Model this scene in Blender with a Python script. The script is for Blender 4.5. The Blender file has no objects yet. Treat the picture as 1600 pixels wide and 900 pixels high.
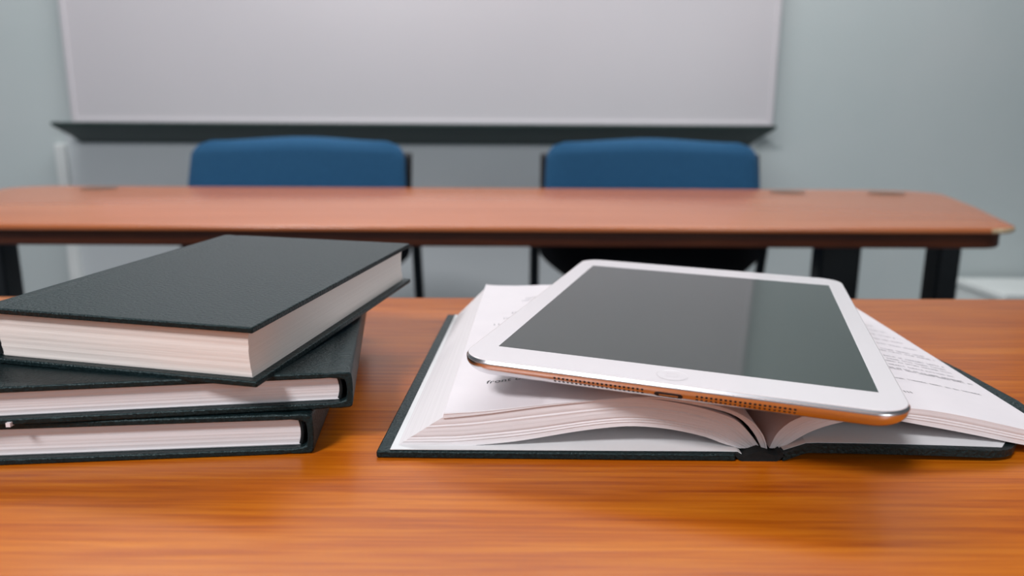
import bpy, bmesh, math, random
from mathutils import Vector, Matrix, Euler

S = bpy.context.scene
C = S.collection
random.seed(7)
R = math.radians
TZ = 0.74            # table height
HC = 0.106           # camera height above the table top
FPX = 1150.0         # focal length in pixels of the 1600 px frame
PITCH, ROLL = R(12.0), R(0.3)

# ------------------------------------------------------------------ camera
cam_d = bpy.data.cameras.new('camera')
cam = bpy.data.objects.new('camera', cam_d)
C.objects.link(cam)
cam_d.sensor_width = 36.0
cam_d.lens = FPX / 1600 * 36.0
cam_d.clip_start = 0.01
cam.location = (0, 0, TZ + HC)
cam.rotation_euler = (Matrix.Rotation(R(90) - PITCH, 4, 'X') @ Matrix.Rotation(ROLL, 4, 'Z')).to_euler()
cam_d.dof.use_dof = True
cam_d.dof.focus_distance = 0.262
cam_d.dof.aperture_fstop = 9.5
S.camera = cam

# ------------------------------------------------------------------ world, lights, exposure
w = bpy.data.worlds.new('world'); S.world = w; w.use_nodes = True
w.node_tree.nodes['Background'].inputs[0].default_value = (0.75, 0.85, 1, 1)
w.node_tree.nodes['Background'].inputs[1].default_value = 0.3
S.view_settings.view_transform = 'Standard'
S.view_settings.look = 'None'
S.view_settings.gamma = 1.0
S.view_settings.exposure = 0.12
S.view_settings.use_curve_mapping = False


def area(name, loc, target, sx, sy, power, col):
    d = bpy.data.lights.new(name, 'AREA')
    d.shape = 'RECTANGLE'; d.size = sx; d.size_y = sy; d.energy = power; d.color = col
    o = bpy.data.objects.new(name, d); C.objects.link(o)
    o.location = loc
    o.rotation_euler = (Vector(target) - Vector(loc)).to_track_quat('-Z', 'Y').to_euler()
    return o


area('ceiling_lamp_key', (-1.1, -1.3, 2.6), (-1.1, -1.3, 0), 0.6, 0.6, 76, (0.97, 0.965, 1.0))
area('ceiling_lamp_front', (-0.1, 1.75, 2.6), (-0.1, 1.75, 0), 2.8, 0.5, 43, (0.95, 0.98, 1.0))
area('fill_right', (1.45, -1.9, 1.6), (-0.1, 0.3, 0.75), 1.2, 1.0, 17, (0.86, 0.94, 1.0))  # cool fill added from the right behind the camera; no window stands there

# ------------------------------------------------------------------ geometry helpers


def at(x, y, z):
    """Point of the horizontal plane z (above the table top) seen at photo pixel x, y."""
    u, v = x - 800, y - 450
    u, v = u * math.cos(ROLL) + v * math.sin(ROLL), -u * math.sin(ROLL) + v * math.cos(ROLL)
    d = Vector((u / FPX, math.cos(PITCH) - v / FPX * math.sin(PITCH), -math.sin(PITCH) - v / FPX * math.cos(PITCH)))
    return d * ((z - HC) / d.z) + Vector((0, 0, HC + TZ))


def at_depth(x, y, Y):
    u, v = x - 800, y - 450
    u, v = u * math.cos(ROLL) + v * math.sin(ROLL), -u * math.sin(ROLL) + v * math.cos(ROLL)
    d = Vector((u / FPX, math.cos(PITCH) - v / FPX * math.sin(PITCH), -math.sin(PITCH) - v / FPX * math.cos(PITCH)))
    return d * (Y / d.y) + Vector((0, 0, HC + TZ))


def tag(o, label=None, cat=None, group=None, kind=None):
    if label: o['label'] = label
    if cat: o['category'] = cat
    if group: o['group'] = group
    if kind: o['kind'] = kind
    return o


def empty(name, loc=(0, 0, 0), rot=(0, 0, 0)):
    o = bpy.data.objects.new(name, None); C.objects.link(o)
    o.location = loc; o.rotation_euler = rot; o.empty_display_size = 0.05
    return o


def mesh(name, verts, faces, mat, parent=None, smooth=False, uvs=None, bevel=0, seg=2, angle=35):
    me = bpy.data.meshes.new(name)
    me.from_pydata([tuple(v) for v in verts], [], faces)
    if uvs:
        lay = me.uv_layers.new(name='UVMap')
        for p in me.polygons:
            for li, vi in zip(p.loop_indices, p.vertices):
                lay.data[li].uv = uvs[vi]
    bm = bmesh.new(); bm.from_mesh(me)
    bmesh.ops.recalc_face_normals(bm, faces=bm.faces)
    bm.to_mesh(me); bm.free()
    for m in (mat if isinstance(mat, (list, tuple)) else [mat]):
        me.materials.append(m)
    o = bpy.data.objects.new(name, me); C.objects.link(o)
    if parent: o.parent = parent
    if smooth:
        me.shade_smooth()
        me.set_sharp_from_angle(angle=R(angle))
    if bevel:
        b = o.modifiers.new('bevel', 'BEVEL'); b.width = bevel; b.segments = seg; b.limit_method = 'ANGLE'
        b.angle_limit = R(40)
        me.shade_smooth()
        b.harden_normals = True
    return o


def box_vf(x0, x1, y0, y1, z0, z1):
    v = [(x, y, z) for z in (z0, z1) for y in (y0, y1) for x in (x0, x1)]
    f = [(0, 2, 3, 1), (4, 5, 7, 6), (0, 1, 5, 4), (2, 6, 7, 3), (0, 4, 6, 2), (1, 3, 7, 5)]
    return v, f


def box(name, x0, x1, y0, y1, z0, z1, mat, parent=None, bevel=0, seg=2):
    v, f = box_vf(x0, x1, y0, y1, z0, z1)
    return mesh(name, v, f, mat, parent, bevel=bevel, seg=seg)


def prism(name, poly, z0, z1, mat, parent=None, bevel=0, seg=2):
    n = len(poly)
    v = [(p[0], p[1], z0) for p in poly] + [(p[0], p[1], z1) for p in poly]
    f = [tuple(range(n - 1, -1, -1)), tuple(range(n, 2 * n))]
    f += [(i, (i + 1) % n, n + (i + 1) % n, n + i) for i in range(n)]
    return mesh(name, v, f, mat, parent, bevel=bevel, seg=seg)


def extrude_y(name, prof, y0, y1, mat, parent=None, bevel=0, smooth=False, angle=35):
    """prof: closed list of (x, z)."""
    n = len(prof)
    v = [(p[0], y0, p[1]) for p in prof] + [(p[0], y1, p[1]) for p in prof]
    f = [tuple(range(n)), tuple(range(2 * n - 1, n - 1, -1))]
    f += [(i, n + i, n + (i + 1) % n, (i + 1) % n) for i in range(n)]
    return mesh(name, v, f, mat, parent, bevel=bevel, smooth=smooth, angle=angle)


def round_poly(pts, radii, seg=10):
    out = []
    n = len(pts)
    for i in range(n):
        p = Vector(pts[i][:2]); a = Vector(pts[i - 1][:2]); b = Vector(pts[(i + 1) % n][:2])
        r = radii[i] if isinstance(radii, (list, tuple)) else radii
        if r <= 0:
            out.append((p.x, p.y)); continue
        da, db = (a - p).normalized(), (b - p).normalized()
        ang = da.angle(db)
        t = r / math.tan(ang / 2)
        t = min(t, (a - p).length * .49, (b - p).length * .49); r = t * math.tan(ang / 2)
        c = p + (da + db).normalized() * (r / math.sin(ang / 2))
        s, e = p + da * t - c, p + db * t - c
        a0 = math.atan2(s.y, s.x); a1 = math.atan2(e.y, e.x)
        d = (a1 - a0 + math.pi) % (2 * math.pi) - math.pi
        for k in range(seg + 1):
            q = a0 + d * k / seg
            out.append((c.x + r * math.cos(q), c.y + r * math.sin(q)))
    return out


def rings(name, rs, mat, parent=None, smooth=True, angle=35, cap0=True, cap1=True):
    """rs: list of rings, each a list of points of equal length."""
    n = len(rs[0]); v = [p for r in rs for p in r]; f = []
    for k in range(len(rs) - 1):
        for i in range(n):
            j = (i + 1) % n
            f.append((k * n + i, k * n + j, (k + 1) * n + j, (k + 1) * n + i))
    if cap0: f.append(tuple(range(n - 1, -1, -1)))
    if cap1: f.append(tuple((len(rs) - 1) * n + i for i in range(n)))
    return mesh(name, v, f, mat, parent, smooth=smooth, angle=angle)


def tube(name, pts, r, mat, parent=None, seg=12, ry=None):
    pts = [Vector(p) for p in pts]; rs = []
    ry = ry or r
    for i, p in enumerate(pts):
        d = (pts[min(i + 1, len(pts) - 1)] - pts[max(i - 1, 0)]).normalized()
        up = Vector((0, 1, 0)) if abs(d.y) < .9 else Vector((1, 0, 0))
        a = d.cross(up).normalized(); b = d.cross(a).normalized()
        rs.append([p + a * r * math.cos(2 * math.pi * k / seg) + b * ry * math.sin(2 * math.pi * k / seg) for k in range(seg)])
    return rings(name, rs, mat, parent)


# ------------------------------------------------------------------ materials
def new_mat(name, col, rough=.5, metal=0, spec=.5, coat=0):
    m = bpy.data.materials.new(name); m.use_nodes = True
    b = m.node_tree.nodes['Principled BSDF']
    b.inputs['Base Color'].default_value = (*col, 1)
    b.inputs['Roughness'].default_value = rough
    b.inputs['Metallic'].default_value = metal
    b.inputs['Specular IOR Level'].default_value = spec
    b.inputs['Coat Weight'].default_value = coat
    return m, m.node_tree, b


def noise_col(nt, b, c0, c1, scale=(1, 1, 1), nscale=5, detail=6, lo=.3, hi=.7, coord='Object', bump=0, rough=None, dist=0, bdist=.001):
    tc = nt.nodes.new('ShaderNodeTexCoord'); mp = nt.nodes.new('ShaderNodeMapping')
    mp.inputs['Scale'].default_value = scale
    no = nt.nodes.new('ShaderNodeTexNoise'); no.inputs['Scale'].default_value = nscale
    no.inputs['Detail'].default_value = detail; no.inputs['Distortion'].default_value = dist
    cr = nt.nodes.new('ShaderNodeValToRGB')
    cr.color_ramp.elements[0].position = lo; cr.color_ramp.elements[0].color = (*c0, 1)
    cr.color_ramp.elements[1].position = hi; cr.color_ramp.elements[1].color = (*c1, 1)
    L = nt.links
    L.new(tc.outputs[coord], mp.inputs[0]); L.new(mp.outputs[0], no.inputs['Vector'])
    L.new(no.outputs['Fac'], cr.inputs[0]); L.new(cr.outputs[0], b.inputs['Base Color'])
    if bump:
        bp = nt.nodes.new('ShaderNodeBump'); bp.inputs['Strength'].default_value = bump
        bp.inputs['Distance'].default_value = bdist
        L.new(no.outputs['Fac'], bp.inputs['Height']); L.new(bp.outputs[0], b.inputs['Normal'])
    return no, cr


def wood(name, dark, mid, light, rough, scale=1.0, spec=.5):
    m, nt, b = new_mat(name, mid, rough, spec=spec)
    L = nt.links
    tc = nt.nodes.new('ShaderNodeTexCoord')
    mp = nt.nodes.new('ShaderNodeMapping'); mp.inputs['Scale'].default_value = (6 * scale, 170 * scale, 170 * scale)
    n1 = nt.nodes.new('ShaderNodeTexNoise'); n1.inputs['Scale'].default_value = 1.6
    n1.inputs['Detail'].default_value = 8; n1.inputs['Roughness'].default_value = .62; n1.inputs['Distortion'].default_value = .3
    mp2 = nt.nodes.new('ShaderNodeMapping'); mp2.inputs['Scale'].default_value = (2 * scale, 22 * scale, 22 * scale)
    n2 = nt.nodes.new('ShaderNodeTexNoise'); n2.inputs['Scale'].default_value = 1.3; n2.inputs['Detail'].default_value = 4
    mx = nt.nodes.new('ShaderNodeMix'); mx.data_type = 'FLOAT'; mx.inputs[0].default_value = .34
    cr = nt.nodes.new('ShaderNodeValToRGB')
    e = cr.color_ramp.elements
    e[0].position = .36; e[0].color = (*dark, 1); e[1].position = .66; e[1].color = (*light, 1)
    k = e.new(.5); k.color = (*mid, 1)
    L.new(tc.outputs['Object'], mp.inputs[0]); L.new(mp.outputs[0], n1.inputs['Vector'])
    L.new(tc.outputs['Object'], mp2.inputs[0]); L.new(mp2.outputs[0], n2.inputs['Vector'])
    L.new(n1.outputs['Fac'], mx.inputs[2]); L.new(n2.outputs['Fac'], mx.inputs[3])
    L.new(mx.outputs[0], cr.inputs[0]); L.new(cr.outputs[0], b.inputs['Base Color'])
    bp = nt.nodes.new('ShaderNodeBump'); bp.inputs['Strength'].default_value = .12; bp.inputs['Distance'].default_value = .0004
    L.new(n1.outputs['Fac'], bp.inputs['Height']); L.new(bp.outputs[0], b.inputs['Normal'])
    return m


M = {}
M['wood'] = wood('wood_laminate', (.31, .054, .002), (.47, .108, .003), (.60, .175, .008), .3, 1.7, spec=.32)
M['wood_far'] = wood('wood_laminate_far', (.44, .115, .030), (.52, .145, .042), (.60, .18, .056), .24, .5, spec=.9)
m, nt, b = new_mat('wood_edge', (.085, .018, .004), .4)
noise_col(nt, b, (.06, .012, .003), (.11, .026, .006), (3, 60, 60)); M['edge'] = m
m, nt, b = new_mat('worn_lit_edge', (.75, .62, .38), .4)  # pale wear tone, with the light caught by the lip painted in
noise_col(nt, b, (.6, .40, .22), (.8, .66, .42), (20, 20, 20)); M['worn_lit'] = m
m, nt, b = new_mat('wall_paint', (.40, .43, .43), .85)
noise_col(nt, b, (.56, .62, .615), (.60, .645, .64), (1, 1, 1), 2.5, 3); M['wall'] = m
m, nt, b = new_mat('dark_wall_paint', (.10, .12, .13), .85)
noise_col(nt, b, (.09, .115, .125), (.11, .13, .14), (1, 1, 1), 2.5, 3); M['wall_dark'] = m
m, nt, b = new_mat('panel_paint', (.45, .47, .48), .8)
noise_col(nt, b, (.60, .635, .645), (.62, .65, .66), (1, 1, 1), 2.5, 3); M['panel'] = m
m, nt, b = new_mat('ceiling_paint', (.8, .8, .8), .9)
noise_col(nt, b, (.75, .75, .75), (.82, .82, .82), (1, 1, 1), 30, 3); M['ceiling'] = m
m, nt, b = new_mat('carpet', (.16, .17, .19), .95)
noise_col(nt, b, (.12, .13, .15), (.2, .21, .23), (1, 1, 1), 180, 3); M['floor'] = m
m, nt, b = new_mat('whiteboard_enamel', (.70, .655, .68), .35)
noise_col(nt, b, (.66, .625, .648), (.69, .648, .668), (1, 1, 1), 1.7, 2); M['board'] = m
m, nt, b = new_mat('tray_metal', (.03, .055, .05), .45)
noise_col(nt, b, (.028, .05, .045), (.036, .062, .056), (1, 40, 40), 2, 2); M['tray'] = m
m, nt, b = new_mat('white_metal', (.8, .82, .8), .4)
noise_col(nt, b, (.78, .80, .78), (.82, .84, .82), (1, 1, 1), 8, 2); M['white'] = m
m, nt, b = new_mat('aluminium', (.6, .62, .64), .3, metal=1)
noise_col(nt, b, (.56, .58, .6), (.62, .64, .66), (1, 1, 60), 8, 2); M['alu'] = m
m, nt, b = new_mat('black_steel', (.006, .008, .010), .42)
noise_col(nt, b, (.005, .007, .009), (.009, .011, .013), (1, 1, 1), 60, 3); M['steel'] = m
m, nt, b = new_mat('black_plastic', (.004, .0045, .007), .55, spec=.3)
noise_col(nt, b, (.003, .0035, .006), (.006, .0065, .009), (1, 1, 1), 90, 3); M['plastic'] = m
m, nt, b = new_mat('blue_fabric', (.016, .085, .2), .9, spec=.2)
noise_col(nt, b, (.012, .066, .145), (.018, .088, .185), (1, 1, 1), 260, 4, bump=.3); M['blue'] = m
b.inputs['Sheen Weight'].default_value = .25; b.inputs['Sheen Tint'].default_value = (.3, .55, .9, 1)
m, nt, b = new_mat('grommet_plastic', (.10, .055, .03), .5)
noise_col(nt, b, (.08, .045, .028), (.12, .065, .035), (1, 1, 1), 60, 2); M['grommet'] = m

# book cloth: fine leather-like grain
m, nt, b = new_mat('book_cloth', (.004, .008, .009), .40, spec=.3)
no, cr = noise_col(nt, b, (.003, .008, .009), (.008, .018, .020), (1, 1, 1), 900, 6, .35, .7, bump=1, bdist=.0005)
b.inputs['Specular Tint'].default_value = (.78, 1, 1, 1)
M['cloth'] = m
m, nt, b = new_mat('book_edge_cloth', (.004, .007, .008), .6, spec=.3)
noise_col(nt, b, (.003, .006, .007), (.006, .010, .011), (1, 1, 1), 900, 4, bump=.3, bdist=.0002)
M['cloth2'] = m


def paper(name, base, dark, sc=90.0, rough=.75, bump=.5):
    """page edges: stripes follow the v coordinate (sheet number) of the block"""
    m, nt, b = new_mat(name, base, rough, spec=.25)
    L = nt.links
    uv = nt.nodes.new('ShaderNodeUVMap'); uv.uv_map = 'UVMap'
    mp = nt.nodes.new('ShaderNodeMapping'); mp.inputs['Scale'].default_value = (2.2, sc, 1)
    no = nt.nodes.new('ShaderNodeTexNoise'); no.noise_dimensions = '2D'; no.inputs['Scale'].default_value = 1
    no.inputs['Detail'].default_value = 4; no.inputs['Roughness'].default_value = .7
    cr = nt.nodes.new('ShaderNodeValToRGB')
    cr.color_ramp.elements[0].position = .3; cr.color_ramp.elements[0].color = (*dark, 1)
    cr.color_ramp.elements[1].position = .55; cr.color_ramp.elements[1].color = (*base, 1)
    L.new(uv.outputs[0], mp.inputs[0]); L.new(mp.outputs[0], no.inputs['Vector'])
    L.new(no.outputs['Fac'], cr.inputs[0]); L.new(cr.outputs[0], b.inputs['Base Color'])
    bp = nt.nodes.new('ShaderNodeBump'); bp.inputs['Strength'].default_value = bump; bp.inputs['Distance'].default_value = .0002
    L.new(no.outputs['Fac'], bp.inputs['Height']); L.new(bp.outputs[0], b.inputs['Normal'])
    b.inputs['Subsurface Weight'].default_value = 0
    return m


M['edges'] = paper('page_edges_cream', (.80, .73, .68), (.71, .64, .59), 34, bump=.25)
M['edges_white'] = paper('page_edges_white', (.77, .73, .735), (.69, .65, .655), 26, bump=.25)
m, nt, b = new_mat('page_paper', (.86, .80, .82), .7, spec=.25)
noise_col(nt, b, (.75, .70, .715), (.78, .725, .74), (1, 1, 1), 60, 3, bump=.05); M['page'] = m
m, nt, b = new_mat('endpaper', (.84, .83, .83), .7, spec=.25)
noise_col(nt, b, (.70, .70, .70), (.74, .74, .74), (1, 1, 1), 90, 3); M['endpaper'] = m
m, nt, b = new_mat('ink', (.02, .02, .025), .6)
noise_col(nt, b, (.015, .015, .02), (.04, .04, .045), (1, 1, 1), 3000, 2); M['ink'] = m
m, nt, b = new_mat('grey_ink', (.38, .36, .38), .6)
noise_col(nt, b, (.16, .155, .17), (.36, .34, .36), (1, 1, 1), 2500, 2); M['greyink'] = m

m, nt, b = new_mat('tablet_bezel', (.86, .80, .81), .12, spec=.5)
noise_col(nt, b, (.75, .70, .71), (.76, .71, .72), (1, 1, 1), 8, 2); M['bezel'] = m
m, nt, b = new_mat('tablet_screen', (.012, .018, .015), .06, spec=.75)
noise_col(nt, b, (.010, .016, .013), (.014, .02, .017), (1, 1, 1), 8, 2); b.inputs['Specular Tint'].default_value = (.82, 1, .93, 1)
b.inputs['IOR'].default_value = 1.5; M['screen'] = m
m, nt, b = new_mat('tablet_aluminium', (.80, .80, .82), .27, metal=1)
noise_col(nt, b, (.79, .79, .81), (.82, .82, .84), (1, 1, 1), 900, 2, bump=.03); M['tabalu'] = m
m, nt, b = new_mat('polished_chamfer', (.92, .92, .94), .22, metal=1)
noise_col(nt, b, (.91, .91, .93), (.93, .93, .95), (1, 1, 1), 100, 2); M['chamfer'] = m
m, nt, b = new_mat('dark_hole', (.01, .01, .012), .6)
noise_col(nt, b, (.008, .008, .01), (.012, .012, .014), (1, 1, 1), 900, 2); M['hole'] = m
m, nt, b = new_mat('button_ring', (.75, .70, .71), .2)
noise_col(nt, b, (.73, .68, .69), (.74, .69, .70), (1, 1, 1), 300, 2); M['ring'] = m

# ------------------------------------------------------------------ the room
WY = 2.42
XL, XR, YB, ZC = -2.3, 1.78, -2.6, 2.7
tag(box('floor', XL - .1, XR + .1, YB - .1, WY + .1, -.1, 0, M['floor']), kind='structure')
tag(box('ceiling', XL - .1, XR + .1, YB - .1, WY + .1, ZC, ZC + .1, M['ceiling']), kind='structure')
tag(box('wall_front', XL - .1, XR + .1, WY, WY + .1, 0, ZC, M['wall']), kind='structure')
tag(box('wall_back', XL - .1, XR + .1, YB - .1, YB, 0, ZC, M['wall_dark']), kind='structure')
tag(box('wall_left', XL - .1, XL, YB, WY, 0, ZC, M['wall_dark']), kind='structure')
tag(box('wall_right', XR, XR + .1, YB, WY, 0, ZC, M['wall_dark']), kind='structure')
# raised wall panel under the whiteboard tray with its white end strip
tag(box('trim_1', -1.435, .78, WY - .012, WY, 0, .86, M['panel'], bevel=.002), kind='structure')
tag(box('trim_2', -1.466, -1.432, WY - .03, WY, 0, .80, M['white'], bevel=.004), kind='structure')
tag(box('baseboard_front', XL, XR, WY - .03, WY - .0125, 0, .09, M['steel'], bevel=.003), kind='structure')

# whiteboard
wb = tag(empty('whiteboard', (-.31, WY, TZ + .17)),
         'large wall-mounted whiteboard with a thin white frame above a dark tray', 'whiteboard')
WX0, WX1, WZ0, WZ1 = -1.09, 1.135, -.042, 1.15
box('writing_surface', WX0 + .012, WX1 - .012, -.022, -.004, WZ0 + .01, WZ1 - .012, M['board'], wb)
v = []; f = []
for (a, b_, c, d) in ((WX0, WX1, WZ1 - .014, WZ1), (WX0, WX1, WZ0, WZ0 + .012), (WX0, WX0 + .014, WZ0 + .012, WZ1 - .014), (WX1 - .014, WX1, WZ0 + .012, WZ1 - .014)):
    vv, ff = box_vf(a, b_, -.027, -.001, c, d)
    f += [tuple(i + len(v) for i in q) for q in ff]; v += vv
mesh('frame', v, f, M['board'], wb, bevel=.0015)

# marker tray: shelf with sloping underside
tr = tag(empty('marker_tray', (-.31, WY, TZ + .114)),
         'long dark green-grey marker tray with flared ends below the whiteboard', 'tray')
TL, TR = -1.093, 1.110
tz = 0.0
# profile (y, z) : lip at y=-.14
prof = [(-.001, -.046), (-.012, -.050), (-.055, -.028), (-.128, .001), (-.134, .006), (-.134, .013), (-.128, .014), (-.122, .008), (-.001, .008)]
vs = []
for side in (0, 1):
    for (py, pz) in prof:
        k = (-py) / .134
        x = (TL + .020 * (1 - k)) if side == 0 else (TR - .045 * (1 - k))
        vs.append((x, py, pz))
n = len(prof)
mesh('tray_body', vs, [tuple(range(n)), tuple(range(2 * n - 1, n - 1, -1))] + [(i, (i + 1) % n, n + (i + 1) % n, n + i) for i in range(n)], M['tray'], tr, bevel=.001)

# low white unit by the wall at the right
lc = tag(empty('low_cabinet', (1.62, 2.24, 0)), 'low white cabinet against the wall beyond the right end of the far table', 'cabinet')
box('body', -.15, .14, -.10, .14, .04, .36, M['white'], lc, bevel=.004)
box('worktop', -.16, .15, -.11, .145, .36, .382, M['white'], lc, bevel=.004)
box('plinth', -.14, .13, -.08, .14, 0, .04, M['steel'], lc)
for k in (0, 1):
    d = box('door', -.147 + k * .146, -.003 + k * .146, -.116, -.10, .05, .35, M['white'], lc, bevel=.003)
    box('handle', -.022 + k * .03, -.012 + k * .03, -.13, -.116, .22, .30, M['alu'], d, bevel=.002)

# ------------------------------------------------------------------ far table
ft = tag(empty('classroom_table', (0, 1.15, 0)), 'far orange-brown wood classroom table with rounded corners in front of two blue chairs', 'table')
P0 = at(-150, 349, 0); P1 = at(1560, 356, 0)
outline = [(-1.02, .832), (P1.x + .012, .842), (.632, .89), (.80, 1.40), (.77, 1.425), (-.86, 1.425), (-.92, 1.405)]
outline = [(-.735, .832), (.585, .842), (.690, 1.10), (.803, 1.415), (-.950, 1.415)]
rad = [.06, .05, 0, .08, .06]
oc = Vector((0, 1.15))
top = round_poly([(a, b_ - 1.15) for a, b_ in outline], rad, 10)


def inset(poly, d):
    out = []
    n = len(poly)
    for i in range(n):
        a, p, c = Vector(poly[i - 1]), Vector(poly[i]), Vector(poly[(i + 1) % n])
        e1, e2 = (p - a), (c - p)
        if e1.length < 1e-6: e1 = e2
        if e2.length < 1e-6: e2 = e1
        n1 = Vector((-e1.y, e1.x)).normalized(); n2 = Vector((-e2.y, e2.x)).normalized()
        nn = (n1 + n2).normalized()
        q = p + nn * d / max(.5, nn.dot(n1))
        out.append((q.x, q.y))
    return out


def zring(poly, z):
    return [(p[0], p[1], z) for p in poly]


r0, r1_, r2 = top, inset(top, .0025), inset(top, .014)
rings('table_top', [zring(r1_, TZ - .007), zring(r0, TZ - .0055), zring(r0, TZ - .002), zring(inset(top, .0008), TZ - .0006), zring(r1_, TZ)], M['wood_far'], ft, angle=60)
ft_top = [o for o in ft.children if o.name.startswith('table_top')][0]
ft_top.data.materials.append(M['worn_lit'])  # front-right lip: wear and caught highlight both put into the colour
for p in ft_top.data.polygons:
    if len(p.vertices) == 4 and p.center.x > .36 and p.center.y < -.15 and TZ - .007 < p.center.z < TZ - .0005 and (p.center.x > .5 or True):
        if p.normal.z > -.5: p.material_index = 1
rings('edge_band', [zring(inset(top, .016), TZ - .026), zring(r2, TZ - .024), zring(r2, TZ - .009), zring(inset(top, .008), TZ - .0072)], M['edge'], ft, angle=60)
for (px, py) in ((155, 295), (1230, 301), (1385, 303)):
    g = at(px, py, 0)
    ring = [[(g.x + r_ * math.cos(a * math.pi / 16), g.y - 1.15 + r_ * math.sin(a * math.pi / 16), z) for a in range(32)]
            for r_, z in ((.030, TZ - .001), (.032, TZ + .0006), (.030, TZ + .0014), (.024, TZ + .0014), (.022, TZ + .0004))]
    rings('grommet', ring, M['grommet'], ft)


def leg_frame(root, x, y, wx, wy, tilt=0, foot=.5):
    pz = TZ - .026
    l = mesh('leg', [(x - wx / 2 + sx * wx, y - wy / 2 + sy * wy, z) for z in (.03, pz) for sy in (0, 1) for sx in (0, 1)],
             box_vf(0, 1, 0, 1, 0, 1)[1], M['steel'], root, bevel=.006)
    return l


for (pxc, pyy, Y, wx) in ((1304, 420, 1.35, .074), (1470, 420, 1.22, .036), (2, 420, 1.24, .040)):
    q = at_depth(pxc, pyy, Y)
    leg_frame(ft, q.x, Y - 1.15, wx, .05)
    box('foot', q.x - wx / 2 - .005, q.x + wx / 2 + .005, Y - 1.15 - (.22 if wx > .05 else .1), Y - 1.15 + .12, 0, .03, M['steel'], ft, bevel=.008)
    box('mounting_plate', q.x - wx / 2 - .02, q.x + wx / 2 + .02, Y - 1.15 - .09, Y - 1.15 + .09, TZ - .031, TZ - .026, M['steel'], ft)

# ------------------------------------------------------------------ chairs


def loft_panel(name, fn, nu, nv, th, mat, parent, smooth=True):
    """fn(u,v)->(center point, thickness factor); closed shell."""
    front, back = [], []
    for j in range(nv + 1):
        for i in range(nu + 1):
            p, t = fn(i / nu, j / nv)
            front.append(Vector(p) + Vector((0, -th * t / 2, 0))); back.append(Vector(p) + Vector((0, th * t / 2, 0)))
    v = front + back; N = len(front); W = nu + 1; f = []
    for j in range(nv):
        for i in range(nu):
            a = j * W + i
            f.append((a, a + 1, a + W + 1, a + W)); f.append((N + a, N + a + W, N + a + W + 1, N + a + 1))
    for i in range(nu):
        f.append((i, N + i, N + i + 1, i + 1)); a = nv * W + i; f.append((a, a + 1, N + a + 1, N + a))
    for j in range(nv):
        a = j * W; f.append((a, a + W, N + a + W, N + a)); a += nu; f.append((a, N + a, N + a + W, a + W))
    return mesh(name, v, f, mat, parent, smooth=smooth, angle=80)


def superr(u, e=5.0):
    """rounded rectangle half-width factor"""
    return (1 - abs(u) ** e) ** (1 / e) if abs(u) < 1 else 0


ZT, ZB = .829, .50


def back_pt(a, z):
    """a in -1..1 across, z height; backrest surface curve (faces -Y), lean"""
    lean = (z - .74) * .34
    return lean


def make_chair(label):
    root = tag(empty('stacking_chair'), label, 'chair', None)
    # upholstered pad

    def pad(u, v_):
        z = .615 + (ZT - .615) * v_
        a = 2 * u - 1
        half = .232 - .010 * v_
        k = 1
        top_d = ZT - z; rr = .038
        if top_d < rr: k = (half - rr + math.sqrt(max(0, rr * rr - (rr - top_d) ** 2))) / half
        x = a * half * k
        zz = z + .004 * math.cos(a * math.pi * 1.0) * v_
        edge = max(0, 1 - abs(a) ** 8) ** .5
        te = max(.12, min(1, math.sin(min(1, (1.0 - v_) * 9) * math.pi / 2)))
        return (x, back_pt(a, z) - .035 * a * a, zz), max(.15, edge) * te
    loft_panel('backrest', pad, 36, 24, .045, M['blue'], root)

    def shell(u, v_):
        a = 2 * u - 1
        z = ZB + (.80 - ZB) * v_
        half = .236
        d = (z - ZB) / .09
        if d < 1: half *= (1 - (1 - d) ** 2) ** .5 * .55 + .45 * min(1, d * .7 + .3) if d > 0 else .14
        return (a * half, back_pt(a, z) - .035 * a * a + .032, z), max(.25, (1 - abs(a) ** 8) ** .5)
    loft_panel('backrest_shell', shell, 30, 24, .018, M['plastic'], root)
    # seat in front of the backrest, towards the table (-Y)

    def seat(u, v_):
        a = 2 * u - 1
        y = -.46 + .46 * v_
        half = .22 * (superr(2 * v_ - 1, 6) * .12 + .88)
        return (a * half, y, .455 - .012 * math.cos(a * 1.4)), 1
    n1, n2 = 20, 20
    rs = []
    base = round_poly([(-.22, -.46), (.22, -.46), (.21, -.03), (-.21, -.03)], .05, 8)
    rings('seat', [zring(inset(base, .02), .425), zring(inset(base, .004), .432), zring(base, .445), zring(inset(base, .006), .462), zring(inset(base, .03), .47)], M['blue'], root)
    # legs
    for s in (-1, 1):
        tube('leg', [(s * .252, .075, 0.01), (s * .247, .015, .44), (s * .246, -.03, .60), (s * .244, -.010, .66), (s * .225, .004, .70)], .0105, M['steel'], root)
        tube('leg', [(s * .25, -.47, 0.01), (s * .236, -.42, .42)], .0105, M['steel'], root)
        tube('seat_rail', [(s * .236, -.43, .42), (s * .247, .02, .42)], .010, M['steel'], root)
    tube('crossbar', [(-.236, -.40, .415), (.236, -.40, .415)], .009, M['steel'], root)
    tube('crossbar', [(-.247, .0, .415), (.247, .0, .415)], .009, M['steel'], root)
    return root


def copy_tree(o, parent=None):
    c = o.copy(); C.objects.link(c)
    if parent: c.parent = parent
    for ch in list(o.children):
        copy_tree(ch, c)
    return c


ch = make_chair('blue fabric chair with black legs at the far table, behind the stack of closed books')
ch.location = (-.452, 1.59, 0); ch.rotation_euler.z = R(1.0)
ch['group'] = 'blue chairs behind the far table'
ch2 = copy_tree(ch)
ch2['label'] = 'blue fabric chair with black legs at the far table, directly behind the white tablet'
ch2.location = (.296, 1.61, 0); ch2.rotation_euler.z = R(-2.5)

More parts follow.
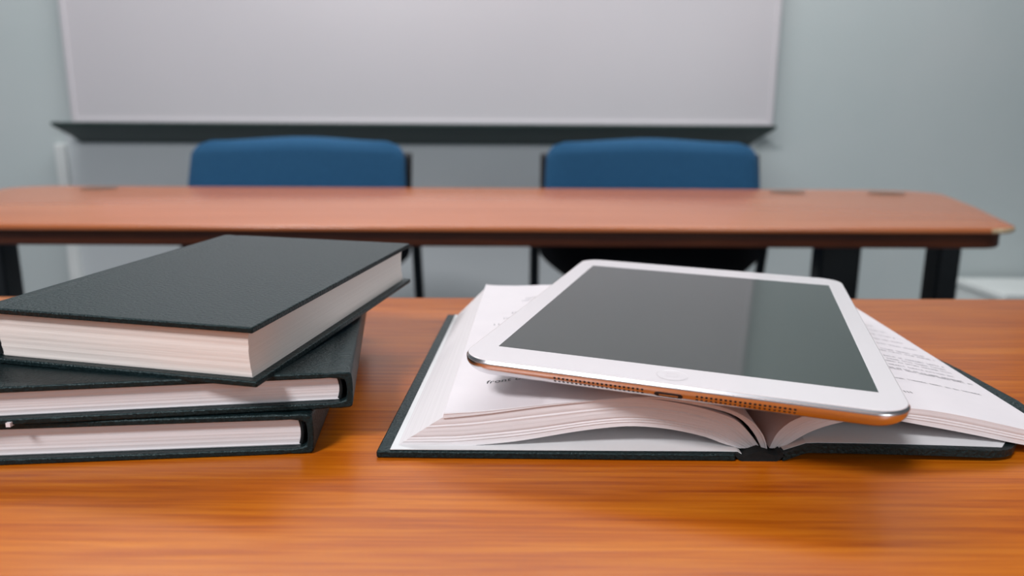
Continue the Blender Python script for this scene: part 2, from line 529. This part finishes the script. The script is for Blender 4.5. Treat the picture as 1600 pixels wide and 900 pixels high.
# ------------------------------------------------------------------ near table
nt_ = tag(empty('classroom_table', (0, .18, 0)), 'near glossy orange wood table carrying the books and the tablet', 'table')
e_l, e_r = at(600, 464, 0), at(1500, 465, 0)
nearp = [(-.95, -.30), (.95, -.30), (.95, e_r.y - .18 + .006), (-.95, e_l.y - .18 - .010)]
npoly = round_poly(nearp, .07, 10)
rings('table_top', [zring(inset(npoly, .002), TZ - .022), zring(npoly, TZ - .020), zring(npoly, TZ - .0025), zring(inset(npoly, .0008), TZ - .0008), zring(inset(npoly, .003), TZ)], M['wood'], nt_, angle=60)
rings('edge_band', [zring(inset(npoly, .014), TZ - .028), zring(inset(npoly, .01), TZ - .026), zring(inset(npoly, .01), TZ - .022)], M['edge'], nt_, angle=60)
for x in (-.78, .78):
    for y in (-.2, .2):
        box('leg', x - .025, x + .025, y - .02, y + .02, .03, TZ - .028, M['steel'], nt_, bevel=.005)
    box('foot', x - .03, x + .03, -.27, .27, 0, .03, M['steel'], nt_, bevel=.008)

# ------------------------------------------------------------------ closed hardcover books


def lerp(a, b_, t): return a + (b_ - a) * t


def page_block(name, prof_lo, prof_hi, nlay, t0, t1, dlo, dhi, mat, parent, nt_seg=6, jit=0.0, shear=0.0, uscale=1):
    """Solid stack of sheets. prof_lo / prof_hi: equal-length lists of (s, z) at the near end;
    dlo/dhi(i_frac) give extra z at the far end.  Sheets are the layers between both."""
    n = len(prof_lo); V = []; UV = []; F = []

    def pt(i, j, k):
        fi = i / (n - 1); fj = j / nlay; t = k / nt_seg
        s = lerp(prof_lo[i][0], prof_hi[i][0], fj); z = lerp(prof_lo[i][1], prof_hi[i][1], fj)
        z += lerp(dlo(fi), dhi(fi), fj) * t
        return (s + shear * t, lerp(t0, t1, t), z), (fi * uscale, fj)
    idx = {}

    def vid(i, j, k, off=(0, 0, 0)):
        key = (i, j, k)
        if key not in idx:
            p, uv = pt(i, j, k)
            dy = 0
            if jit and k in (0, nt_seg):
                dy = (random.Random(j * 7 + 3).random() - .5) * jit
            ds = 0
            if jit and i == 0: ds = (random.Random(j * 13 + 5).random() - .5) * jit * .35
            V.append((p[0] + ds, p[1] + dy, p[2])); UV.append(uv); idx[key] = len(V) - 1
        return idx[key]
    for k in (0, nt_seg):
        for i in range(n - 1):
            for j in range(nlay):
                F.append((vid(i, j, k), vid(i + 1, j, k), vid(i + 1, j + 1, k), vid(i, j + 1, k)))
    for k in range(nt_seg):
        for i in range(n - 1):
            for j in (0, nlay):
                F.append((vid(i, j, k), vid(i + 1, j, k), vid(i + 1, j, k + 1), vid(i, j, k + 1)))
        for j in range(nlay):
            for i in (0, n - 1):
                F.append((vid(i, j, k), vid(i, j + 1, k), vid(i, j + 1, k + 1), vid(i, j, k + 1)))
    o = mesh(name, V, F, mat, parent, smooth=True, uvs=UV, angle=30)
    return o


def closed_book(name, label, w_, l_, th, loc, rot, spine_side, edge_mat, board=.0021, cat='book', over=.003, squeeze=0):
    """local origin: centre of the bottom of the book; spine at spine_side*w/2"""
    root = tag(empty(name, loc, rot), label, cat)
    s = spine_side
    hw = w_ / 2
    # cover: C-shaped section, drawn with spine at +x then mirrored by s
    g = .0075   # hinge distance
    outer = [(-hw, th), (hw - g - .003, th), (hw - g - .0012, th - .0001), (hw - g, th - .0003), (hw - g + .0014, th - .0001), (hw - .0035, th), (hw - .0004, th - .0002)]
    arc = []
    for k in range(1, 10):
        a = math.pi / 2 - math.pi * k / 10
        arc.append((hw - .0002 + .0010 * math.cos(a) ** .5, th / 2 + (th / 2 - .0005) * math.sin(a)))
    lower = [(x, th - z) for (x, z) in reversed(outer)]
    inner = [(-hw, board), (hw - g - .003, board), (hw - g + .001, board - .0001), (hw - .0035, board + .0003)]
    inarc = []
    for k in range(0, 9):
        a = -math.pi / 2 + math.pi * k / 8
        inarc.append((hw - .0030 + .0018 * max(0, math.cos(a)) ** .5, th / 2 + (th / 2 - board - .0004) * math.sin(a)))
    inup = [(x, th - z) for (x, z) in reversed(inner)]
    prof = outer + arc + lower + inner + inarc + inup
    prof = [(s * x, z) for x, z in prof]
    cv = extrude_y('cover', prof, -l_ / 2, l_ / 2, M['cloth'], root, smooth=False)
    bv = cv.modifiers.new('bevel', 'BEVEL'); bv.width = .0005; bv.segments = 2; bv.limit_method = 'ANGLE'; bv.angle_limit = R(50)
    cv.data.shade_smooth(); cv.data.set_sharp_from_angle(angle=R(50))
    # pages: concave fore-edge, rounded back
    nlay = 26; nn = 14
    z0, z1 = board + .00003, th - board - .00003
    V, UV, F = [], [], []
    ys = (-l_ / 2 + over, l_ / 2 - over)
    for k, y in enumerate(ys):
        for j in range(nlay + 1):
            fj = j / nlay; q = 1 - (2 * fj - 1) ** 2
            xa = -hw + over + .0007 * q; xb = hw - .0042 + .0007 * q
            for i in range(nn + 1):
                fi = i / nn
                jit = (random.Random(j * 31 + k).random() - .5) * .00022
                V.append((s * lerp(xa, xb, fi), y + jit, lerp(z0, z1, fj))); UV.append((fi, fj))
    W = nn + 1; N = W * (nlay + 1)
    for j in range(nlay):
        for i in range(nn):
            a = j * W + i
            F.append((a, a + 1, a + W + 1, a + W)); F.append((N + a, N + a + 1, N + a + W + 1, N + a + W))
        for i in (0, nn):
            a = j * W + i; F.append((a, a + W, N + a + W, N + a))
    for j in (0, nlay):
        for i in range(nn):
            a = j * W + i; F.append((a, a + 1, N + a + 1, N + a))
    mesh('page_block', V, F, edge_mat, root, smooth=True, uvs=UV, angle=40)
    # headbands at both ends of the spine
    for e in (-1, 1):
        pts = []
        for k in range(9):
            fj = k / 8; q = 1 - (2 * fj - 1) ** 2
            pts.append((s * (hw - .0040 + .0007 * q), e * (l_ / 2 - over + .0002), lerp(z0 + .0006, z1 - .0006, fj)))
        tube('headband', pts, .0006, M['cloth2'], root, seg=8)
    return root


def place_corner(corner, yaw, w_, l_, sx, z):
    """centre of a book whose near-right corner (outer) is at corner"""
    c, s = math.cos(yaw), math.sin(yaw)
    return (corner[0] + (-c * w_ / 2 - s * l_ / 2), corner[1] + (-s * w_ / 2 + c * l_ / 2), z)


# bottom book
b3c = at(488, 709, 0)
BY = R(6.0)
closed_book('hardcover_book', 'black clothbound hardcover book lying flat at the bottom of the stack, directly on the table',
            .128, .150, .0142, place_corner((b3c.x, b3c.y), BY, .128, .150, 1, TZ), (0, 0, BY), 1, M['edges_white'])
# middle book
b2c = at(549, 637, .0145)
MY = R(9.0)
closed_book('hardcover_book', 'black clothbound hardcover book in the middle of the stack, spine to the right',
            .128, .150, .0128, place_corner((b2c.x, b2c.y), MY, .128, .150, 1, TZ + .0144), (R(.0), R(0), MY), 1, M['edges_white'])
# top book
TY = -.205
tc_ = Vector((-.0805, .2203))
tw, tl, tth = .102, .145, .0200
pitch_, roll_ = .036, .011
rot = Euler((pitch_, roll_, TY), 'XYZ')
ctr = Vector(place_corner(tc_, TY, tw, tl, 1, 0))
# near-right top corner must be at z = .046
off = rot.to_matrix() @ Vector((tw / 2, -tl / 2, tth))
base = Vector((tc_.x, tc_.y, TZ + .0462)) - off
closed_book('hardcover_book', 'thick black clothbound hardcover book turned askew on top of the stack, cream page edges',
            tw, tl, tth, tuple(base), tuple(rot), -1, M['edges'], board=.0021)

# small white paper slip between the two lower books
sl = at(10, 667, .0146)
tag(box('paper_tab', sl.x - .0006, sl.x + .0008, sl.y + .0006, sl.y + .008, TZ + .01425, TZ + .0156, M['page']),
    'tiny white paper tab poking out between the two lower books at the left', 'paper tab')

# ------------------------------------------------------------------ the open book
OB = Vector((0, .2265, TZ))
ob = tag(empty('open_book', tuple(OB)), 'open white-paged hardcover book with black cover lying under the tablet', 'book')
L_ = .186
SH = .0075     # sideways lean of the long edges over the length of the book


def rel(x, y, Y=.2305):
    p = at_depth(x, y, Y)
    return (p.x, max(.0024, p.z - TZ))


def resample(pts, n):
    d = [0]
    for a, b_ in zip(pts, pts[1:]): d.append(d[-1] + math.hypot(b_[0] - a[0], b_[1] - a[1]))
    out = []
    for k in range(n):
        q = d[-1] * k / (n - 1)
        for i in range(len(pts) - 1):
            if q <= d[i + 1] + 1e-12:
                t = (q - d[i]) / (d[i + 1] - d[i]); break
        p0 = pts[max(i - 1, 0)]; p1 = pts[i]; p2 = pts[i + 1]; p3 = pts[min(i + 2, len(pts) - 1)]
        c = []
        for a in (0, 1):
            m1, m2 = (p2[a] - p0[a]) / 2, (p3[a] - p1[a]) / 2
            h1 = 2 * t ** 3 - 3 * t * t + 1; h2 = t ** 3 - 2 * t * t + t; h3 = -2 * t ** 3 + 3 * t * t; h4 = t ** 3 - t * t
            c.append(h1 * p1[a] + h2 * m1 + h3 * p2[a] + h4 * m2)
        out.append(tuple(c))
    return out


BT = .0026     # board thickness
nl = at(587, 713, .001); sp0 = at(1152, 720, .001); sp1 = at(1226, 720, .001)


def board(name, pts, z0, z1, mat, bevel=.0007):
    return prism(name, pts, z0, z1, mat, ob, bevel=bevel)


xl = nl.x; xs0 = sp0.x; xs1 = sp1.x
XRT = .196
board('cover_board', [(xl, 0), (xs0, -.0012), (xs0 + SH, L_), (xl + SH, L_)], 0, BT, M['cloth'])
# right board: lifted a little off the table, near corner worn round
nx, ny = 40, 30
V, F = [], []
pa, pb = at(1600, 627, .005), at(1500, 570, .005)
EDGE = [(0, .158), (.0006, .1625), (.002, .1660), (.005, .1690), (.012, .1750), (.019, .1850), (.028, .1915), (pa.y - OB.y, pa.x), (pb.y - OB.y, pb.x - .002), (L_, pb.x - .012)]


def edge_x(t):
    for (a, xa), (b_, xb) in zip(EDGE, EDGE[1:]):
        if a <= t <= b_: return lerp(xa, xb, (t - a) / (b_ - a))
    return EDGE[-1][1]


def rb(u, v_, top_):
    t = L_ * v_
    xe = edge_x(t)
    x = lerp(xs1 + SH * v_, xe, u)
    lift = .0030 * min(1, u * 9) * (1 - .5 * u * u)
    return (x, t - .0008 * (1 - v_), (BT if top_ else 0.0) + lift)


for tp in (0, 1):
    for j in range(ny + 1):
        for i in range(nx + 1):
            V.append(rb(i / nx, (j / ny) ** 2.2, tp))
W = nx + 1; N = W * (ny + 1)
for j in range(ny):
    for i in range(nx):
        a = j * W + i; F.append((a, a + 1, a + W + 1, a + W)); F.append((N + a, N + a + 1, N + a + W + 1, N + a + W))
    for i in (0, nx):
        a = j * W + i; F.append((a, a + W, N + a + W, N + a))
for j in (0, ny):
    for i in range(nx):
        a = j * W + i; F.append((a, a + 1, N + a + 1, N + a))
mesh('cover_board', V, F, M['cloth'], ob, bevel=.0007)
# spine strip between the boards, slightly raised inside
sp = [(xs0 - .0005, .0022), (xs0 + .001, .0006), (xs0 + .002, .0), (xs1 - .002, .0), (xs1 - .001, .0006), (xs1 + .0005, .0022),
      (xs1 - .0004, .0032), (xs1 - .0022, .0020), (lerp(xs0, xs1, .5), .0036), (xs0 + .0022, .0016), (xs0 + .0004, .0028)]
n = len(sp)
vs = [(x, -.0008, z) for x, z in sp] + [(x + SH, L_, z) for x, z in sp]
mesh('spine', vs, [tuple(range(n)), tuple(range(2 * n - 1, n - 1, -1))] + [(i, (i + 1) % n, n + (i + 1) % n, n + i) for i in range(n)], M['cloth2'], ob, smooth=True, angle=60)
# endpapers
mesh('endpaper', [(xl + .0046, .0006, BT + .0002), (xs0 - .006, .0006, BT + .0002), (xs0 + .001, .0006, BT + .0001), (xs0 + .0022, .0006, .0019),
                  (xl + .0046 + SH, L_ - .003, BT + .0002), (xs0 - .006 + SH, L_ - .003, BT + .0002), (xs0 + .001 + SH, L_ - .003, BT + .0001), (xs0 + .0022 + SH, L_ - .003, .0019)],
     [(0, 1, 5, 4), (1, 2, 6, 5), (2, 3, 7, 6)], M['endpaper'], ob)
ex = XRT - .040
V, F = [], []
for j in range(13):
    for i in range(21):
        p = rb(.01 + .945 * i / 20, .012 + .97 * (j / 12) ** 1.5, 1)
        q = rb(.9, 0, 1)[0]
        V.append((min(p[0], xs1 + (.1745 - xs1) * (.01 + .99 * i / 20)), p[1], p[2] + .0001))
for j in range(12):
    for i in range(20):
        a = j * 21 + i; F.append((a, a + 1, a + 22, a + 21))
mesh('endpaper', V, F, M['endpaper'], ob)
for o in list(ob.children):
    if o.name.startswith('endpaper'):
        s_ = o.modifiers.new('thick', 'SOLIDIFY'); s_.thickness = .0002; s_.offset = 1

NP = 48
# ---- left block
lo = [rel(*p) for p in [(618, 706), (660, 704), (700, 700), (800, 690), (900, 674), (960, 667), (1000, 666), (1050, 671), (1100, 682), (1130, 693), (1156, 708)]]
hi = [rel(*p) for p in [(690, 653), (760, 646), (850, 634), (920, 627), (980, 623), (1020, 624), (1080, 634), (1120, 645), (1150, 657), (1172, 678), (1188, 700)]]
lo = resample(lo, NP); hi = resample(hi, NP)


def bulge(f_):
    return .0064 * max(0, 1 - f_ / .35) ** 1.3 + .0030 * math.sin(math.pi * min(1, f_ * 1.05)) * (f_ > .0)


lb = page_block('page_block', lo, hi, 22, .004, L_ - .004, lambda f_: .0003, lambda f_: bulge(f_) * .9, M['edges_white'], ob, jit=.0004, shear=SH, uscale=3)
# ---- loose upper sheets of the left page, arching free into the gutter
lo2 = [rel(*p) for p in [(692, 652.5), (760, 645.5), (850, 633.5), (920, 626.5), (980, 622.5), (1020, 622.5), (1060, 627), (1090, 632.5), (1112, 637), (1140, 645), (1162, 658), (1180, 680), (1189, 700)]]
hi2 = [rel(*p) for p in [(694, 644.5), (760, 640.5), (850, 631), (920, 624.5), (980, 620), (1020, 619.5), (1062, 623), (1094, 627.5), (1120, 633), (1152, 644), (1177, 660), (1193, 681), (1198, 700)]]
lo2 = resample(lo2, NP); hi2 = resample(hi2, NP)
up = page_block('loose_pages', lo2, hi2, 5, .0035, L_ - .0035, lambda f_: bulge(f_) * .92 + .0001, lambda f_: bulge(f_), M['edges_white'], ob, jit=.0003, shear=SH, uscale=3, nt_seg=10)
# ---- right block
lo3 = [rel(*p) for p in [(1218, 704), (1238, 690), (1265, 675), (1300, 663), (1340, 656), (1390, 656), (1440, 664), (1520, 679), (1600, 695), (1662, 706)]]
hi3 = [rel(*p) for p in [(1202, 700), (1214, 677), (1235, 659), (1262, 648), (1300, 641), (1350, 637), (1425, 638), (1500, 649), (1600, 671), (1662, 685)]]
lo3 = resample(lo3, NP); hi3 = resample(hi3, NP)


def bulge3(f_):
    return .0045 * max(0, (f_ - .55) / .45) + .0012 * math.sin(math.pi * min(1, f_))


page_block('page_block', lo3, hi3, 12, .004, L_ - .004, lambda f_: bulge3(f_) * .8, bulge3, M['edges_white'], ob, jit=.0003, shear=SH, uscale=3)
for o in list(ob.children):
    if o.name.startswith(('page_block', 'loose_pages')):
        # page faces (top and bottom of a stack) are plain paper, cut edges show the sheets
        o.data.materials.append(M['page'])
        for p in o.data.polygons:
            if abs(p.normal.y) < .5:
                js = [o.data.uv_layers[0].data[li].uv.y for li in p.loop_indices]
                if max(js) - min(js) < 1e-4: p.material_index = 1


def surf(hi_, bfun, s, t, t0, t1):
    """height of a page surface at (s, t); s, t in the open book's frame"""
    k = (t - t0) / (t1 - t0)
    ss = s - SH * k
    for i in range(len(hi_) - 1):
        if hi_[i][0] <= ss <= hi_[i + 1][0]:
            q = (ss - hi_[i][0]) / (hi_[i + 1][0] - hi_[i][0])
            fi = (i + q) / (len(hi_) - 1)
            return lerp(hi_[i][1], hi_[i + 1][1], q) + bfun(fi) * k
    return None


def solve_px(hi_, bfun, x, y):
    z = .015
    for _ in range(25):
        p = at(x, y, z)
        s = surf(hi_, bfun, p.x, p.y - OB.y, .004, L_ - .004)
        if s is None: break
        z = lerp(z, s, .7)
    return p.x, p.y - OB.y


# printed lines on the right page: rows of small glyph-like strokes (not legible in the photo)
rnd = random.Random(11)


def glyph(V, F, s, t, w_, h_, surf_fn, slant=0.0):
    kind = rnd.randrange(4)
    strokes = []
    sw = w_ * .28
    if kind == 0: strokes = [(0, 0, sw, h_), (w_ - sw, 0, w_, h_ * .9)]
    elif kind == 1: strokes = [(0, 0, w_, sw), (0, h_ - sw, w_, h_), (0, 0, sw, h_)]
    elif kind == 2: strokes = [(w_ * .35, 0, w_ * .35 + sw, h_ * 1.35)]
    else: strokes = [(0, h_ * .4, w_, h_ * .4 + sw), (0, 0, sw, h_), (w_ - sw, 0, w_, h_)]
    for (a, b_, c, d) in strokes:
        q = [(s + a, t + b_), (s + c, t + b_), (s + c, t + d), (s + a, t + d)]
        zz = [surf_fn(*p) for p in q]
        if None in zz: continue
        k = len(V)
        V.extend([(p[0], p[1], z + .00009) for p, z in zip(q, zz)]); F.append((k, k + 1, k + 2, k + 3))


def text_mesh(name, rows, mat, surf_fn):
    V, F = [], []
    for (s0, s1, t, h_, dt) in rows:
        s = s0
        while s < s1:
            nlet = rnd.randint(2, 8)
            for _ in range(nlet):
                w_ = h_ * rnd.uniform(.45, .75)
                if s + w_ > s1: break
                glyph(V, F, s, t + dt * (s - s0), w_, h_, surf_fn)
                s += w_ * 1.35
            s += h_ * .8
    return mesh(name, V, F, mat, ob)


sfR = lambda s, t: surf(hi3, bulge3, s, t, .004, L_ - .004)
rows = []
for (px, py) in ((1537, 618.7), (1522, 602.5), (1508, 598), (1493, 590.5), (1490, 585), (1485, 580.5), (1476, 575), (1464, 565), (1453, 560), (1436, 549), (1417, 539), (1400, 529.5), (1386, 521), (1371, 512)):
    a, c = solve_px(hi3, bulge3, px, py)
    rows.append((.118, a, c, .00125, 0))
text_mesh('printed_text', rows, M['greyink'], sfR)
bx, bt = solve_px(hi3, bulge3, 1404, 612)
V, F = [], []
for k in range(5):
    if k == 1: continue
    x = bx + k * .00115
    glyph(V, F, x, bt, .0009, .0015, sfR)
mesh('printed_text', V, F, M['ink'], ob)
# faint marks on the left page
sfL = lambda s, t: surf(hi2, bulge, s, t, .0035, L_ - .0035)
for grp in (((770, 509, .012), (786, 499, .010), (800, 490, .008)), ((816, 471, .012), (822, 467, .01))):
    rows = []
    for (x0, y0, ln) in grp:
        a, c = solve_px(hi2, bulge, x0, y0)
        rows.append((a, a + ln, c, .0021, .3))
    text_mesh('printed_text', rows, M['greyink'], sfL)
# the readable words at the left below the tablet
cu = bpy.data.curves.new('words', 'FONT'); cu.body = 'front or'; cu.size = .0043; cu.shear = .25; cu.resolution_u = 3; cu.space_character = 1.05
to = bpy.data.objects.new('words', cu); C.objects.link(to)
bpy.context.view_layer.update()
me = bpy.data.meshes.new_from_object(to.evaluated_get(bpy.context.evaluated_depsgraph_get()))
bpy.data.objects.remove(to)
s0, t0 = solve_px(hi2, bulge, 759, 600)
rotm = Matrix.Rotation(R(7), 2)
for v_ in me.vertices:
    q = rotm @ Vector((v_.co.x, v_.co.y))
    s, t = s0 + q.x, t0 + q.y
    v_.co = (s, t, (sfL(s, t) or .015) + .00010)
me.materials.append(M['ink'])
wo = bpy.data.objects.new('printed_text', me); C.objects.link(wo); wo.parent = ob

# ------------------------------------------------------------------ tablet
TW, TL_, TT, OFX, OFY = .1374, .1968, .0069, -.0007, .0016
tab = tag(empty('tablet_computer', (.0774, .3045, TZ + .0320)), 'white tablet computer with dark screen and silver edge lying on the open book', 'tablet')
tab.rotation_mode = 'XYZ'
tab.rotation_euler = (Matrix.Rotation(-.311, 4, 'Z') @ Matrix.Rotation(.0066, 4, 'X') @ Matrix.Rotation(.0241, 4, 'Y')).to_euler()


def rr(w_, l_, r, z, seg=14):
    pts = round_poly([(-w_ / 2, -l_ / 2), (w_ / 2, -l_ / 2), (w_ / 2, l_ / 2), (-w_ / 2, l_ / 2)], max(r, .0006), seg)
    return [(p[0] + OFX, p[1] + OFY, z) for p in pts]


CR = .0115
side = []      # (inset, z) of the housing side
side.append((.0005, -.00065)); side.append((.0000, -.0011)); side.append((.0, -.0017))
for k in range(1, 11):
    a = math.pi / 2 * k / 10
    side.append((.0085 * (1 - math.cos(a)), -.0017 - (TT - .0017) * math.sin(a)))
rg = [rr(TW - 2 * i_, TL_ - 2 * i_, max(CR - i_, .003), z) for i_, z in side]
rings('housing', rg[::-1], M['tabalu'], tab, angle=60)
rings('chamfer', [rr(TW - .0003, TL_ - .0003, CR, -.00125), rr(TW - .0002, TL_ - .0002, CR, -.0009), rr(TW - .0011, TL_ - .0011, CR - .0005, -.0003), rr(TW - .0016, TL_ - .0016, CR - .0008, -.0005)], M['chamfer'], tab, cap0=False, cap1=False, angle=20)
rings('front_glass', [rr(TW - .0012, TL_ - .0012, CR - .0006, -.0005), rr(TW - .0012, TL_ - .0012, CR - .0006, -.00015), rr(TW - .0018, TL_ - .0018, CR - .0009, 0)], M['bezel'], tab, angle=20)
SW, SL = .1205, .1607
box('screen', -SW / 2, SW / 2, -SL / 2, SL / 2, -.00003, .00004, M['screen'], tab)
# home button
hb = empty('x'); bpy.data.objects.remove(hb)
hy = -TL_ / 2 + OFY + .0085
prof = [(.0050, .00002), (.0051, .00008), (.0047, .00008), (.0045, .00001)]
rings('home_button', [[(r_ * math.cos(a * math.pi / 24), hy + r_ * math.sin(a * math.pi / 24), z) for a in range(48)] for r_, z in prof], M['ring'], tab, cap0=False, cap1=False)
# the rounded-square sign on the button
sq_o = round_poly([(-.0017, hy - .0017), (.0017, hy - .0017), (.0017, hy + .0017), (-.0017, hy + .0017)], .0005, 4)
sq_i = inset(sq_o, .00022)
rings('button_symbol', [zring(sq_o, .00006), zring(sq_i, .00006)], M['ring'], tab, cap0=False, cap1=False)


def side_pt(x, z):
    """point and outward normal on the near side at height z"""
    for (i0, z0), (i1, z1) in zip(side[2:], side[3:]):
        if z1 <= z <= z0:
            q = (z - z0) / (z1 - z0); i_ = lerp(i0, i1, q)
            n_ = Vector((0, -(z0 - z1), -(i1 - i0))).normalized()
            return Vector((x, -TL_ / 2 + OFY + i_, z)), n_
    return Vector((x, -TL_ / 2 + OFY, z)), Vector((0, -1, 0))


def side_disc(V, F, x, z, r_, seg=12, out=.00004):
    c, n_ = side_pt(x, z)
    a = Vector((1, 0, 0)); b_ = n_.cross(a)
    k = len(V)
    for q in range(seg):
        an = 2 * math.pi * q / seg
        V.append(c + n_ * out + a * r_ * math.cos(an) + b_ * r_ * math.sin(an))
    for q in range(seg):
        an = 2 * math.pi * q / seg
        V.append(c - n_ * .0002 + a * r_ * math.cos(an) + b_ * r_ * math.sin(an))
    F.append(tuple(k + q for q in range(seg)))
    for q in range(seg):
        F.append((k + q, k + seg + q, k + seg + (q + 1) % seg, k + (q + 1) % seg))


for (x0, x1) in ((-.0358, -.0080), (.0085, .0363)):
    V, F = [], []
    for r_ in range(2):
        for k in range(21):
            side_disc(V, F, lerp(x0, x1, k / 20), (-.0030, -.0043)[r_], .00042)
    mesh('speaker_grille', V, F, M['hole'], tab)
# charging port: rounded slot with a lighter tongue
c, n_ = side_pt(0, -.0039)
b_ = n_.cross(Vector((1, 0, 0)))
V, F = [], []
outl = round_poly([(-.0043, -.0010), (.0043, -.0010), (.0043, .0010), (-.0043, .0010)], .00098, 6)
nn = len(outl)
V = [c + Vector((1, 0, 0)) * p[0] + b_ * p[1] + n_ * .00006 for p in outl] + [c + Vector((1, 0, 0)) * p[0] + b_ * p[1] - n_ * .0012 for p in outl]
F = [tuple(range(nn))] + [(i, nn + i, nn + (i + 1) % nn, (i + 1) % nn) for i in range(nn)]
port = mesh('charging_port', V, F, M['hole'], tab)
outl = round_poly([(-.0029, -.0002), (.0029, -.0002), (.0029, .0006), (-.0029, .0006)], .0002, 4)
sgn = 1 if b_.z < 0 else -1
V = [c + Vector((1, 0, 0)) * p[0] + b_ * p[1] * sgn + n_ * .00009 for p in outl]
V2 = [p - n_ * .0006 for p in V]; nn = len(outl)
mesh('contact_tongue', V + V2, [tuple(range(nn))] + [(i, nn + i, nn + (i + 1) % nn, (i + 1) % nn) for i in range(nn)], M['alu'], port)
